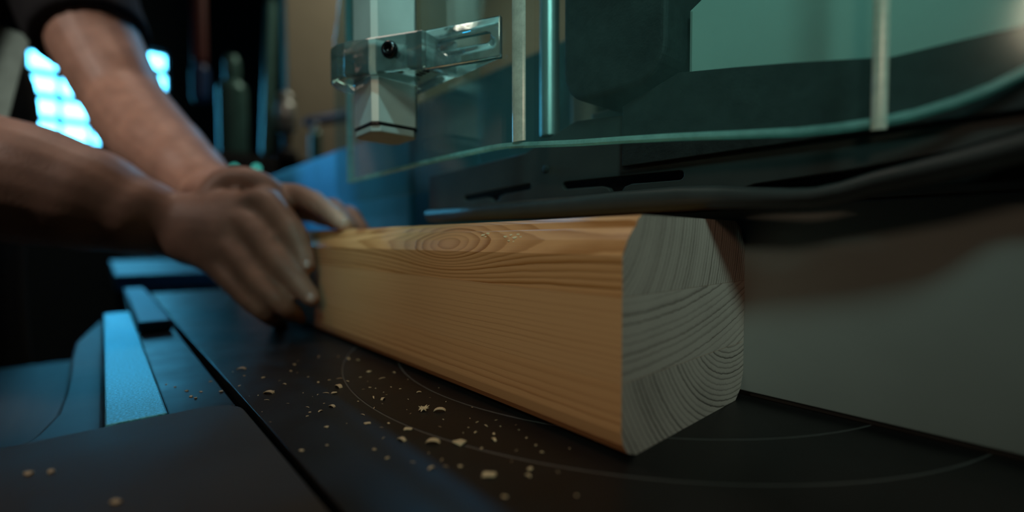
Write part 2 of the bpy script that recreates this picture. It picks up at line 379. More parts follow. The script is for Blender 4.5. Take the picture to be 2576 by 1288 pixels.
# ------------------------------------------------------------------ miter saw
saw = empty('miter_saw', (-.111, .05, BZ)); tag(saw, 'miter saw with clear plastic blade guard and round dark turntable', 'saw')
def sk(o): return kid(o, saw)
TC = (-.111, .1637)
T1, T2 = .2066, .1718
sk(plate('table_top', [[(-.80, -.0865), (.42, -.0865), (.42, .40), (-.80, .40)], circ(TC[0], TC[1], T1 + .0004)], .010, 'table_metal', matrix=Matrix.Translation((0, 0, -.010)), bev=.0004))
sk(plate('turntable_rim', [circ(TC[0], TC[1], T1 - .0003), circ(TC[0], TC[1], T2 + .0003)], .010, 'turntable_metal', matrix=Matrix.Translation((0, 0, -.0101)), bev=.0004))
sk(plate('turntable', [circ(TC[0], TC[1], T2 - .0003)], .010, 'turntable_metal', matrix=Matrix.Translation((0, 0, -.0101)), bev=.0004))
for rr_ in (T1, T2):
    sk(plate('groove_highlight_ring', [circ(TC[0], TC[1], rr_ + .00036), circ(TC[0], TC[1], rr_ - .00036)[::-1]], .004, 'groove_highlight', matrix=Matrix.Translation((0, 0, -.0042))))  # pale ring paints the light caught on the groove edges
sk(box('base', -.78, .40, -.07, .38, BZ, -.0105, 'base_cast', bev=.004))
# front frame, bright rail and side casting beside the table
sk(box('front_frame', -.80, -.1705, -.1165, -.0895, -.06, -.003, 'table_metal', bev=.0008))
sk(box('rail', -.585, -.1705, -.1395, -.1172, -.05, .0, 'strip_metal', bev=.0008))
sk(box('slide_block', -.83, -.43, -.1165, -.092, -.0025, .008, 'blue_lit_dark', bev=.002))
wing = [at_z(*p, -.03) for p in ((262, 800), (225, 830), (190, 862), (178, 905), (172, 950), (160, 1000), (140, 1045), (90, 1095), (0, 1160), (150, 1200), (330, 1130), (330, 1000))]
sk(plate('side_casting', [[(p.x, min(p.y, -.1405)) for p in wing]], .03, 'base_cast', matrix=Matrix.Translation((0, 0, -.06)), bev=.002))
# fence
FY = .1066
f = sk(box('fence', -.10, .42, FY, FY + .018, .003, .0975, 'fence_metal', bev=.0006))
sk(box('fence_foot', .002, .42, FY + .004, FY + .03, 0, .0029, 'black_paint', bev=0))
sk(box('upper_fence', -.10, .42, FY + .0012, FY + .018, .0985, .165, 'fence_metal', bev=.0006))
sk(box('fence', -.78, -.20, FY, FY + .018, .0005, .070, 'fence_metal', bev=.0006))
sk(box('rear_shroud', -.53, -.16, .20, .21, .0005, .275, 'shroud_teal', bev=.002))
sk(box('tall_fence', -1.02, -.405, .140, .152, .0005, .222, 'blue_lit_metal', bev=.0015))
# black lower housing with vent slots
def slot(p0, p1, h, notch):
    (x0, z0), (x1, z1) = p0, p1
    lp = []
    n = 5; r = h / 2
    ang = math.atan2(z1 - z0, x1 - x0)
    ux, uz = math.cos(ang), math.sin(ang); L = math.hypot(x1 - x0, z1 - z0)
    def loc(s, t): return (x0 + ux * s - uz * t, z0 + uz * s + ux * t)
    for i in range(n + 1):
        a = math.radians(90 + 180 * i / n); lp.append(loc(r + r * math.cos(a), r * math.sin(a)))
    for s, t in ((notch - .010, -r), (notch - .0055, -r - .0012), (notch - .0035, -r - .0038), (notch + .0035, -r - .0038), (notch + .0055, -r - .0012), (notch + .010, -r)): lp.append(loc(s, t))
    for i in range(n + 1):
        a = math.radians(-90 + 180 * i / n); lp.append(loc(L - r + r * math.cos(a), r * math.sin(a)))
    return lp[::-1]
HY = .075
hb = [(-.252, .099), (-.01, .099), (.016, .105), (.0516, .1073), (.0787, .1104), (.10, .116), (.14, .130), (.20, .150),
      (.28, .150), (.28, .165), (.10, .138), (-.018, .145), (-.085, .152), (-.10, .148), (-.13, .139), (-.252, .136)]
sk(plate('lower_housing', [hb, slot((-.2, .1135), (-.1245, .1165), .0042, .038), slot((-.0965, .1143), (-.017, .1125), .0046, .040)], .004, 'black_paint', matrix=Matrix.Translation((0, HY, 0)) @ XZ, bev=.0005))
sk(box('inner_panel', -.245, .27, HY + .012, HY + .016, .100, .134, 'black_rubber', bev=0))
sk(lathe('rivet', [(.0026, 0), (.0024, .0008), (.0012, .0013)], at_y(1374, 425, HY), 'base_cast', axis=(0, -1, 0), n=16))
# rolled lip along its bottom edge
lip = [(-.2275, .1063, .0108), (-.16, .1062, .0115), (-.0875, .1060, .0120), (-.04, .1060, .0120), (-.012, .1057, .0118), (.006, .1042, .0100), (.0218, .1021, .0082), (.034, .1007, .0070), (.0427, .1002, .0064),
       (.051, .1015, .0064), (.0603, .1041, .0066), (.0799, .1080, .0070), (.0943, .1116, .0075), (.118, .1195, .008)]
bm = bmesh.new(); prev = None
prof = [(.078, 0), (.062, 0), (.0585, -.06), (.0565, -.2), (.0555, -.45), (.0562, -.75), (.059, -.95), (.063, -1), (.078, -1)]
for x, z, t in lip:
    cur = [bm.verts.new((x, y, z + k * t)) for y, k in prof]
    if prev:
        for i in range(len(cur)): bm.faces.new((prev[i], prev[(i + 1) % len(cur)], cur[(i + 1) % len(cur)], cur[i]))
    else: bm.faces.new(cur)
    prev = cur
bm.faces.new(prev[::-1]); bmesh.ops.subdivide_edges(bm, edges=[], cuts=1)
o = sk(bm_obj('lip', bm, 'black_paint', None, True))
# grey upper housing, gearbox, motor behind
gh = [(-.018, .145), (.30, .135), (.30, .34), (.06, .34), (.02, .215), (-.018, .1935)]
sk(plate('upper_housing', [gh], .12, 'housing_grey', matrix=Matrix.Translation((0, HY + .005, 0)) @ XZ, bev=.002))
edge = [(-.05, .152), (-.018, .1612), (.008, .1565), (.0308, .1520), (.0625, .1450), (.0779, .1452), (.0934, .1452), (.14, .150), (.29, .17), (.29, .12), (-.05, .12)]
sk(plate('lower_skirt', [edge[::-1]], .004, 'black_rubber', matrix=Matrix.Translation((0, HY - .0042, 0)) @ XZ, bev=.0005))
gb = rrect(-.0855, -.020, .158, .32, .018, 8)
sk(plate('gearbox', [gb], .10, 'black_rubber', matrix=Matrix.Translation((0, HY - .012, 0)) @ XZ, bev=.003, res=3))
sk(lathe('motor', [(.03, 0), (.05, .004), (.052, .02), (.052, .16), (.045, .17)], (.14, HY + .126, .24), 'black_rubber', axis=(0, 1, 0), n=32))
sk(lathe('reflection_rod', [(.0065, 0), (.0065, .30)], (-.118, .086, .150), 'steel', n=20))  # added rod stands in for the post's reflection in the guard
sk(box('pillar', -.165, -.137, .16, .20, .05, .45, 'housing_grey', bev=.003))

# clear blade guard: side sheet with a bend, far side sheet, top sheet
BX, GY, GS = -.098, .030, .16
def guard_pt(px, py):
    p = at_y(px, py, GY)
    if p.x > BX:
        # plane y = GY + GS*(x-BX)
        d = ray(px, py); t = (GY + GS * (CAM.x - BX) - CAM.y) / (d.y - GS * d.x); p = CAM + d * t
    return p
low = [guard_pt(*p) for p in ((880, 460), (970, 438), (1060, 415), (1160, 393), (1235, 378), (1262, 374), (1285, 372), (1305, 371), (1340, 370), (1450, 366), (1580, 358), (1700, 352), (1850, 347), (2000, 341), (2100, 332), (2200, 318), (2300, 298), (2400, 268), (2490, 234), (2576, 192), (2650, 150), (2720, 100), (2790, 30))]
bm = bmesh.new(); rows = []
for i, p in enumerate(low):
    q0, q1 = low[max(i - 1, 0)], low[min(i + 1, len(low) - 1)]
    t = Vector((q1.x - q0.x, q1.y - q0.y, 0)).normalized(); nrm = Vector((-t.y, t.x, 0)) * .0035
    rows.append((bm.verts.new(p + Vector((0, 0, .003))), bm.verts.new((p.x, p.y, .36)), bm.verts.new(p + nrm + Vector((0, 0, .003))), bm.verts.new((p.x + nrm.x, p.y + nrm.y, .36))))
for a, b in zip(rows, rows[1:]):
    bm.faces.new((a[0], b[0], b[1], a[1])); bm.faces.new((a[2], a[3], b[3], b[2])); bm.faces.new((a[1], b[1], b[3], a[3]))
    bm.faces.new((a[0], a[2], b[2], b[0]))
for a in (rows[0], rows[-1]): bm.faces.new((a[0], a[1], a[3], a[2]))
guard = sk(bm_obj('blade_guard', bm, 'guard_clear', None, False))
# lower rim of the guard, its edge glow put into a pale teal colour
bm = bmesh.new(); prev = None
for i, p in enumerate(low):
    q0, q1 = low[max(i - 1, 0)], low[min(i + 1, len(low) - 1)]
    t = Vector((q1.x - q0.x, q1.y - q0.y, 0)).normalized(); nrm = Vector((-t.y, t.x, 0))
    cur = [bm.verts.new(p + nrm * a + Vector((0, 0, b))) for a, b in ((-.0003, .0028), (-.0003, .0008), (.0008, 0), (.0028, 0), (.0038, .0008), (.0038, .0028))]
    if prev:
        for j in range(6): bm.faces.new((prev[j], prev[(j + 1) % 6], cur[(j + 1) % 6], cur[j]))
    else: bm.faces.new(cur)
    prev = cur
bm.faces.new(prev[::-1])
def reflection_strip(px, hw, z0):
    g0, g1 = guard_pt(px - 20, 360), guard_pt(px + 20, 360); t = Vector((g1.x - g0.x, g1.y - g0.y, 0)).normalized(); n_ = Vector((t.y, -t.x, 0)); c = guard_pt(px, 350)
    b = bmesh.new(); rr = []
    for z in (z0, .36):
        rr.append([b.verts.new(Vector((c.x, c.y, z)) + t * hw * math.cos(math.pi * k / 8) + n_ * (.0002 + .0016 * math.sin(math.pi * k / 8))) for k in range(9)])
    for k in range(9): b.faces.new((rr[0][k], rr[0][(k + 1) % 9], rr[1][(k + 1) % 9], rr[1][k]))
    b.faces.new(rr[0]); b.faces.new(rr[1][::-1])
    o = bm_obj('reflection_strip', b, 'guard_reflection', None, False); o.parent = guard
reflection_strip(1306, .0046, .134); reflection_strip(2210, .0022, .117)  # upright reflections on the guard, built as pale frosted strips
rim = bm_obj('rim', bm, 'guard_edge', None, False); rim.parent = guard
fo = [(-.58 + .03 * (1 - math.cos(math.radians(a))) - .0, .132 + .03 * (1 - math.sin(math.radians(a)))) for a in range(0, 91, 15)]
far = [(-.58, .36)] + fo + [(-.24, .132), (-.24, .36)]
sk(plate('guard_side', [far], .004, 'guard_clear', matrix=Matrix.Translation((0, .118, 0)) @ XZ, bev=.0005))
sk(plate('guard_top', [[(-.31, .03), (-.098, .03), (-.05, .04), (-.05, .118), (-.58, .118)]], .004, 'guard_clear', matrix=Matrix.Translation((0, 0, .36)), bev=.0004))
le = sk(box('guard_end_strip', -.3165, -.3125, .0285, .0345, .133, .36, 'guard_edge', bev=.0006))

# clear bracket on the guard that clamps the post
br = [(-.142, .0285), (-.142, .0035), (-.160, -.0072), (-.1745, -.0160), (-.186, -.0228), (-.1945, -.0262), (-.2025, -.0268), (-.2095, -.0245), (-.2150, -.0195), (-.2185, -.0125), (-.2198, -.004), (-.2198, .008), (-.2185, .017), (-.2150, .024), (-.2095, .0285)]
PC = at(940, 250, .283); PX, PY = PC.x - .0160, PC.y + .0160
def octo(s, c): h = s / 2; return [(PX + a, PY + b) for a, b in ((h, -h + c), (h, h - c), (h - c, h), (-h + c, h), (-h, h - c), (-h, -h + c), (-h + c, -h), (h - c, -h))]
bz0, bz1 = .1815, .2040
bracket = sk(plate('bracket', [br[::-1], octo(.0332, .0034)[::-1]], bz1 - bz0, 'clear_block', matrix=Matrix.Translation((0, 0, bz0)), bev=.0022, res=3))
# thin arm with slot
A0, A1 = Vector((-.1425, .0060)), Vector((-.0995, .0272))
ax = (A1 - A0).normalized(); L = (A1 - A0).length
Marm = Matrix(((ax.x, 0, -ax.y, A0.x), (ax.y, 0, ax.x, A0.y), (0, 1, 0, 0), (0, 0, 0, 1)))
arm = plate('bracket_arm', [[(0, bz0), (L, bz0), (L, bz1), (0, bz1)], rrect(.008, L - .006, .1905, .1965, .0025)[::-1]], .004, 'clear_block', matrix=Marm, bev=.0007)
arm.parent = bracket
web = plate('bracket_web', [[(-.1425, .0085), (-.100, .0290), (-.1425, .0290)]], .0025, 'clear_block', matrix=Matrix.Translation((0, 0, bz0)), bev=.0005); web.parent = bracket
for i in range(3):
    mk = box('moulded_mark', -.146 - i * .004, -.144 - i * .004, .006, .010, bz0 - .0005, bz0 + .0003, 'black_rubber', None, bev=0); mk.parent = bracket
bnrm = Vector((.49, -.87, 0)).normalized()
# screw in the front of the bracket
e0, e1 = Vector((-.1745, -.0160, 0)), Vector((-.160, -.0072, 0)); nn = Vector((e1.y - e0.y, -(e1.x - e0.x), 0)).normalized()
if nn.y > 0: nn = -nn
d = ray(983, 127); tt = (e0 - CAM).dot(nn) / d.dot(nn); sp_ = CAM + d * tt
scr = lathe('screw', [(.0024, -.012), (.0024, -.0005), (.0050, 0), (.0052, .0012), (.0050, .0026), (.0043, .0036), (.0030, .0039), (.0026, .0039), (.0024, .0015)], sp_, 'screw_black', axis=nn, n=6 * 4); scr.parent = bracket
for p in scr.data.polygons: p.use_smooth = True
# post with its foot
post = sk(plate('post', [octo(.0320, .0032)], .25, 'post_metal', matrix=Matrix.Translation((0, 0, .1545)), bev=.0005))
g = plate('gasket', [octo(.0326, .0033)], .0014, 'screw_black', matrix=Matrix.Translation((0, 0, .1531))); g.parent = post
ft = plate('foot_pad', [octo(.0320, .0045)], .0050, 'foot_plastic', matrix=Matrix.Translation((0, 0, .1481)), bev=.0013, res=3); ft.parent = post

# ------------------------------------------------------------------ grey plate in the foreground
np_ = rrect(-.1685, .26, -.42, -.0895, .0165, 8)
fp = plate('support_plate', [np_], .012, 'grey_plate', matrix=Matrix.Translation((0, 0, -.012)), bev=.0006)
tag(fp, 'flat grey metal plate with rounded corner in the near left foreground', 'plate')
fpl = box('plate_foot', -.14, .24, -.40, -.12, BZ, -.0121, 'base_cast', bev=.002); fpl.parent = fp

# ------------------------------------------------------------------ wooden beam of three glued lamellae
BW, BH, BL = .1064, .090, .62
kn = at_y(1120, 612, 0.0)
LT, DK = (0.78, 0.375, 0.16), (0.44, 0.165, 0.045)
LE, DE = (0.50, 0.39, 0.33), (0.10, 0.065, 0.05)
K1 = [(kn.x, -.002, kn.z, .034, .03, .0125, -.0175)]
wood_mat('pine_top', -.030, .100, .0024, LT, DK,   .0012, K1, .45, 1.25, .42, 1.0, 1.3)
wood_mat('pine_mid', .005, .330, .0026, (0.76, 0.385, 0.175), (0.50, 0.20, 0.07), .0012, None, .6, .42, .5, 1.6, 4.1)
wood_mat('pine_low', .094, .066, .0017, (0.76, 0.375, 0.165), (0.50, 0.20, 0.07), .0010, None, .55, .7, .5, 1.2, 7.7)
wood_mat('pine_top_end', -.030, .100, .0024, LE, DE, .0008, None, .5, .9, .8, 1.0, 1.3)
wood_mat('pine_mid_end', .005, .330, .0036, LE, DE, .0008, None, .68, .8, .8, 2.2, 4.1)
wood_mat('pine_low_end', .094, .066, .0026, LE, (0.07, 0.05, 0.04), .0006, None, .66, 1.0, .8, .5, 7.7)
beam = empty('wood_beam', (0, 0, 0)); tag(beam, 'planed pine beam of three glued layers lying against the fence', 'wooden beam')
j2, j1 = .0601, .0287
cT, dT, cB = .0118, .0150, .0095
top_sec = [(.0002, j2), (0, BH - dT), (.0030, BH - dT * .62), (.0068, BH - dT * .34), (.0082, BH - dT * .30), (.0095, BH - .0018), (cT + .0005, BH), (BW - .012, BH), (BW - .005, BH - .004), (BW - .001, BH - .011), (BW, BH - .016), (BW, j2)]
mid_sec = [(0, j1), (0, j2 - .0001), (BW, j2 - .0001), (BW, j1)]
low_sec = [(.0095, 0), (.004, .0022), (.0012, .0058), (0, .0105), (0, j1 - .0001), (BW, j1 - .0001), (BW, .013), (BW - .003, .005), (BW - .009, .0)]
for sec, mt, me_ in ((top_sec, 'pine_top', 'pine_top_end'), (mid_sec, 'pine_mid', 'pine_mid_end'), (low_sec, 'pine_low', 'pine_low_end')):
    bm = bmesh.new(); xs = [0, -.05, -.12, -.2, -.3, -.45, -BL]; prev = None; fe = []
    for x in xs:
        cur = [bm.verts.new((x, y, z)) for y, z in sec]
        if prev:
            for i in range(len(cur)): bm.faces.new((prev[i], prev[(i + 1) % len(cur)], cur[(i + 1) % len(cur)], cur[i]))
        else: fe.append(bm.faces.new(cur))
        prev = cur
    fe.append(bm.faces.new(prev[::-1]))
    for fc in fe: fc.material_index = 1
    long_e = [e for e in bm.edges if abs(e.verts[0].co.x - e.verts[1].co.x) > .01]
    o = bm_obj('lamella', bm, mt, beam); o.data.materials.append(MATS[me_])
    bpy.context.view_layer.update()

# ------------------------------------------------------------------ person: arms, hands, torso in one continuous body
bm = bmesh.new()
side_up = (0, 0, 1)
def V(px, py, d): return at(px, py, d)
# right arm (nearer the camera)
RW = V(432, 566, .402)
R_el = V(-330, 395, .375); R_sh = Vector((-.70, -.62, .46))
tube_bm(bm, [R_sh, R_sh.lerp(R_el, .5), R_el, V(-120, 432, .372), V(60, 462, .378), V(220, 502, .388), V(350, 545, .397), RW],
        [.062, .056, .050, .0535, .0505, .0445, .0345, (.0290, .0235)], side=(0, 0, 1), n=20, sub=6)
# right hand
rm = {'i': (668, 508, .402), 'm': (622, 560, .396), 'r': (580, 618, .391), 'p': (550, 672, .389)}
RM = {k: V(*v) for k, v in rm.items()}
kside = (RM['i'] - RM['p']).normalized()
kc = (RM['i'] + RM['p']) / 2
tube_bm(bm, [V(395, 556, .399), RW, RW.lerp(kc, .38) , RW.lerp(kc, .75), kc],
        [(.0285, .0225), (.0290, .0215), (.0335, .0185), (.0390, .0160), (.0380, .0125)], side=[(0, 0, 1), kside.lerp(Vector((0, 0, 1)), .6), kside, kside, kside], n=22, sub=6, cap=True)
fing = {'i': [(735, 580, .388), (760, 632, .384), (772, 668, None)], 'm': [(700, 655, .380), (752, 712, .376), (782, 750, None)],
        'r': [(655, 712, .377), (712, 766, .374), (748, 796, None)], 'p': [(610, 738, .380), (664, 786, .377), (703, 812, None)]}
frad = {'i': (.0125, .0105, .0088, .0072), 'm': (.0128, .0108, .0090, .0076), 'r': (.0120, .0100, .0086, .0070), 'p': (.0108, .0088, .0076, .0064)}
RT = {}
for k, pts in fing.items():
    seq = [RW.lerp(RM[k], .70), RM[k]]
    for (x, y, d) in pts:
        seq.append(V(x, y, d) if d else at_y(x, y, -.0125 if k != 'p' else -.016))
    r0, r1, r2, r3 = frad[k]
    tube_bm(bm, seq, [r0 * .95, r0, r1, r2, r3], n=14, sub=5)
    ball_bm(bm, seq[2], (r1 * 1.06,) * 3, 12)
    RT[k] = seq
# right thumb, reaching over the top edge, mostly behind the hand
tube_bm(bm, [RW.lerp(RM['i'], .25) + Vector((0, .008, .006)), V(560, 470, .418), V(610, 452, .420), V(672, 470, .418), V(712, 520, .412)],
        [.0165, .0150, .0125, .0108, .0088], n=14, sub=5)
# left arm (farther), hand resting on top of the beam
LW = V(520, 468, .495)
L_el = V(322, 262, .615); L_sh = V(105, -230, .66)
tube_bm(bm, [L_sh, V(185, -20, .655), V(235, 95, .640), V(282, 190, .625), L_el, V(358, 318, .592), V(410, 375, .560), V(470, 430, .525), LW, V(560, 492, .475)],
        [.064, .060, .054, .0505, .0475, .0490, .0460, .0385, (.031, .026), (.032, .022)], side=(.3, .8, .4), n=20, sub=6)
LI, LP = V(682, 494, .437), Vector((-.435, .065, .106))
lk = (LI + LP) / 2; ls = (LP - LI).normalized()
tube_bm(bm, [V(530, 478, .488), V(580, 492, .468), lk.lerp(V(580, 492, .468), .3), lk], [(.031, .024), (.034, .020), (.040, .016), (.041, .013)], side=[(.3, .8, .3), ls, ls, ls], n=22, sub=5)
tube_bm(bm, [V(600, 478, .455), LI, V(742, 490, .423), V(795, 512, .408), V(838, 542, .393), V(866, 566, .382)], [.0125, .0125, .0108, .0098, .0086, .0072], n=14, sub=5)
for i, off in enumerate((.36, .68, 1.0)):
    b0 = LI.lerp(LP, off); ln = (.074, .068, .056)[i]
    tube_bm(bm, [lk.lerp(b0, .6) + Vector((-.02, 0, 0)), b0, b0 + Vector((ln * .42, .004, .004)), b0 + Vector((ln * .75, .006, -.008)), b0 + Vector((ln, .008, -.0195 + .001 * i))],
            [.012, .012, .0104, .0090, .0072], n=14, sub=5)
tube_bm(bm, [V(580, 500, .462), V(640, 530, .437), V(690, 548, .424), V(735, 562, .414)], [.016, .0135, .011, .0085], n=14, sub=4)
# torso, neck and head (out of the picture)
TORB, TORT = Vector((-1.10, -.42, -.28)), Vector((-.95, -.40, .40))
tside = (R_sh - L_sh).normalized()
tube_bm(bm, [TORB, TORB.lerp(TORT, .45), TORB.lerp(TORT, .85), TORT + Vector((-.01, 0, .07)), TORT + Vector((-.01, 0, .12))], [(.165, .11), (.155, .105), (.180, .11), (.13, .085), (.06, .055)], side=tuple(tside), n=24, sub=5)
tube_bm(bm, [R_sh, (R_sh + L_sh) / 2 + Vector((-.02, 0, .015)), L_sh], [.06, .075, .06], n=18, sub=5)
tube_bm(bm, [TORT + Vector((0, 0, .09)), TORT + Vector((.03, .01, .19))], [.058, .055], n=16, sub=3)
HC = TORT + Vector((.055, .02, .27))
ball_bm(bm, HC, (.092, .076, .108), 24); ball_bm(bm, HC + Vector((.035, .01, -.055)), (.055, .055, .06), 18)
tube_bm(bm, [HC + Vector((.086, .018, .015)), HC + Vector((.108, .024, -.022))], [.008, .014], n=10, sub=3)
for s in (-1, 1):
    ball_bm(bm, HC + Vector((-.005 - .02 * s * .2, .078 * s, -.01)), (.020, .008, .030), 12)
body = remeshed('person', bm, 'skin', .0026, 5)
tag(body, 'person in black shirt pressing the beam down with both bare hands', 'person')
# finger nails of the right hand
for k, seq in RT.items():
    tip, pre = seq[-1], seq[-2]
    dirv = (tip - pre).normalized(); back = (CAM - tip); back -= dirv * back.dot(dirv); back.normalize()
    sd = dirv.cross(back); c = tip + back * (frad[k][3] * .86) + dirv * .001
    M = Matrix((( dirv.x * .0052, sd.x * .0042, back.x * .0011, c.x), (dirv.y * .0052, sd.y * .0042, back.y * .0011, c.y), (dirv.z * .0052, sd.z * .0042, back.z * .0011, c.z), (0, 0, 0, 1)))
    b2 = bmesh.new(); bmesh.ops.create_uvsphere(b2, u_segments=12, v_segments=8, radius=1, matrix=M)
    bm_obj('fingernail', b2, 'nail', body, True)
# shirt with short sleeves
bm = bmesh.new()
tube_bm(bm, [L_sh, V(170, -60, .655), V(208, 40, .647), V(238, 104, .639)], [.078, .075, .071, .068], n=20, sub=5, cap=False)
tube_bm(bm, [R_sh, R_sh.lerp(R_el, .35), R_sh.lerp(R_el, .55)], [.08, .072, .068], n=20, sub=5, cap=False)
tube_bm(bm, [TORB, TORB.lerp(TORT, .45), TORB.lerp(TORT, .85), TORT + Vector((-.01, 0, .07)), TORT + Vector((-.01, 0, .115))], [(.19, .13), (.178, .125), (.200, .128), (.15, .10), (.072, .066)], side=tuple(tside), n=24, sub=5, cap=False)
tube_bm(bm, [R_sh, (R_sh + L_sh) / 2 + Vector((-.02, 0, .015)), L_sh], [.078, .092, .078], n=18, sub=5)
tube_bm(bm, [R_sh.lerp(L_sh, .3), V(-160, -40, .66), V(14, 14, .66)], [.07, .06, .043], n=16, sub=4)
remeshed('shirt', bm, 'black_shirt', .006, 8, body)
# grey-green apron bib over the chest
a_c = V(-40, 150, .62)
ap = [V(78, 92, .60), V(20, 300, .585), V(-30, 520, .575), V(-150, 760, .57), V(-420, 760, .56), V(-330, 320, .57), V(-200, 40, .60), V(-20, 55, .61)]
bm = bmesh.new(); n_in = (V(0, 200, .6) - CAM).normalized() * .012
fr_ = [bm.verts.new(p) for p in ap]; bk_ = [bm.verts.new(p + n_in) for p in ap]
bm.faces.new(fr_); bm.faces.new(bk_[::-1])
for i in range(len(ap)): bm.faces.new((fr_[i], bk_[i], bk_[(i + 1) % len(ap)], fr_[(i + 1) % len(ap)]))
bevel(bm, .004, 2)
bm_obj('apron', bm, 'apron_cloth', body, False)
bm = bmesh.new(); ball_bm(bm, HC + Vector((-.012, 0, .022)), (.094, .082, .102), 20)
hr = bm_obj('hair', bm, 'hair_dark', body, True)

# ------------------------------------------------------------------ outfeed stand with blue-lit top behind the table
st = empty('work_stand', (-1.15, -.07, FZ)); tag(st, 'work support stand with blue-lit top behind the table end', 'stand')
kid(box('top', -1.75, -.93, -.125, .06, -.005, .022, 'blue_lit_dark', bev=.003), st)
for x in (-1.65, -1.2):
    for y in (-.10, .03): kid(box('leg', x - .015, x + .015, y - .015, y + .015, FZ, -.005, 'base_cast', bev=.002), st)

# ------------------------------------------------------------------ background: cabinet with tools
CX = -2.35
def bx_(px, py): return at_x(px, py, CX)
sh = bx_(600, 392).z
cab = empty('tool_cabinet', (CX, .35, FZ)); tag(cab, 'dark tool cabinet in the blurred background', 'cabinet')
y0c, y1c = bx_(430, 400).y, bx_(850, 400).y + .1
kid(box('body', CX - .45, CX + .05, y0c, y1c, FZ, sh - .02, 'cabinet_dark', bev=.004), cab)
kid(box('worktop', CX - .47, CX + .08, y0c - .02, y1c + .02, sh - .02, sh, 'cabinet_dark', bev=.003), cab)
for i in range(3):
    ya = y0c + (y1c - y0c) * i / 3
    dr = kid(box('door', CX + .05, CX + .068, ya + .01, ya + (y1c - y0c) / 3 - .01, FZ + .1, sh - .06, 'cabinet_dark', bev=.003), cab)
    h = box('handle', CX + .068, CX + .09, ya + .03, ya + .045, sh - .35, sh - .2, 'steel', None, bev=.003); h.parent = cab; h.matrix_parent_inverse = Matrix.Translation(-cab.location)
# metal canister
def obj_at(px, yb=392): p = bx_(px, yb); return (p.x, p.y, sh)
s = .0021  # metres per picture pixel at the cabinet, about
can = empty('canister', obj_at(588)); tag(can, 'teal metal canister with narrow neck on the cabinet', 'canister')
c = Vector(obj_at(588))
kid(lathe('body', [(.055, 0), (.060, .01), (.060, .30), (.050, .325), (.030, .34)], c, 'teal_metal'), can)
kid(lathe('neck', [(.030, .34), (.034, .37), (.034, .42), (.026, .45)], c, 'teal_metal'), can)
# leaning steel bar
lb = bm = bmesh.new(); p0, p1 = bx_(668, 388), bx_(700, 40)
tube_bm(bm, [Vector((p0.x + .02, p0.y, sh + .032)), p1 + Vector((-.12, 0, .1))], [.026, .026], n=8, sub=2)
tag(bm_obj('steel_bar', bm, 'teal_metal'), 'grey-green metal bar leaning behind the canister', 'metal bar')
# drill with chrome chuck
dr = empty('drill', obj_at(712)); tag(dr, 'drill with shiny chrome chuck standing on the cabinet', 'drill')
c = Vector(obj_at(712)) + Vector((.06, 0, 0))
kid(lathe('base', [(.05, 0), (.05, .03), (.02, .05), (.02, .12)], c, 'cabinet_dark'), dr)
kid(lathe('chuck', [(.03, .12), (.045, .15), (.05, .20), (.045, .25), (.035, .27)], c, 'steel'), dr)
m_ = bmesh.new(); ball_bm(m_, c + Vector((0, 0, .285)), (.038, .038, .038), 20); kid(bm_obj('knob', m_, 'steel', None, True), dr)
# small green bottle
b_ = empty('bottle', obj_at(778)); tag(b_, 'slim pale green bottle beside the blue lever', 'bottle'); c = Vector(obj_at(778)) + Vector((.1, 0, 0))
kid(lathe('body', [(.026, 0), (.028, .01), (.028, .13), (.014, .15)], c, 'teal_metal'), b_)
kid(lathe('cap', [(.014, .15), (.015, .155), (.015, .18), (.012, .185)], c, 'steel'), b_)
# blue-black lever
lv = empty('press_lever', obj_at(905)); tag(lv, 'dark blue press lever slanting above the cabinet top', 'lever')
c = Vector(obj_at(905))
kid(lathe('stand', [(.06, 0), (.06, .02), (.022, .03), (.022, .34)], c, 'cabinet_dark'), lv)
bm = bmesh.new(); tube_bm(bm, [c + Vector((0, 0, .30)), bx_(768, 312) + Vector((.05, 0, 0))], [.034, .024], n=12, sub=3); kid(bm_obj('handle', bm, 'blue_plastic', None, True), lv)
# hanging red tool with blue tip: hung from the ceiling on a hook line
p = bx_(503, 165)
rt = empty('hanging_brush', (p.x, p.y, p.z)); tag(rt, 'hanging red-handled tool with blue end', 'tool')
kid(lathe('handle', [(.022, 0), (.030, .02), (.030, .52), (.016, .55), (.004, .56), (.004, CZ - p.z)], p, 'red_plastic'), rt)
kid(lathe('end', [(.028, -.16), (.036, -.14), (.036, -.02), (.028, 0)], p, 'blue_plastic'), rt)
# control box with three lamps
q = bx_(585, 424)
cb = empty('control_box', (CX + .068, q.y, q.z)); tag(cb, 'small control box with three glowing lamps on the cabinet front', 'control box')
kid(box('case', CX + .081, CX + .12, bx_(490, 424).y, bx_(680, 424).y, q.z - .055, sh - .021, 'cabinet_dark', bev=.003), cb)
for px, mt in ((520, 'led_blue'), (590, 'led_teal'), (645, 'led_teal')):
    pp = at_x(px, 424, CX + .12)
    kid(lathe('indicator_lamp', [(.013, 0), (.012, .006), (.006, .012)], pp, mt, axis=(1, 0, 0), n=16), cb)

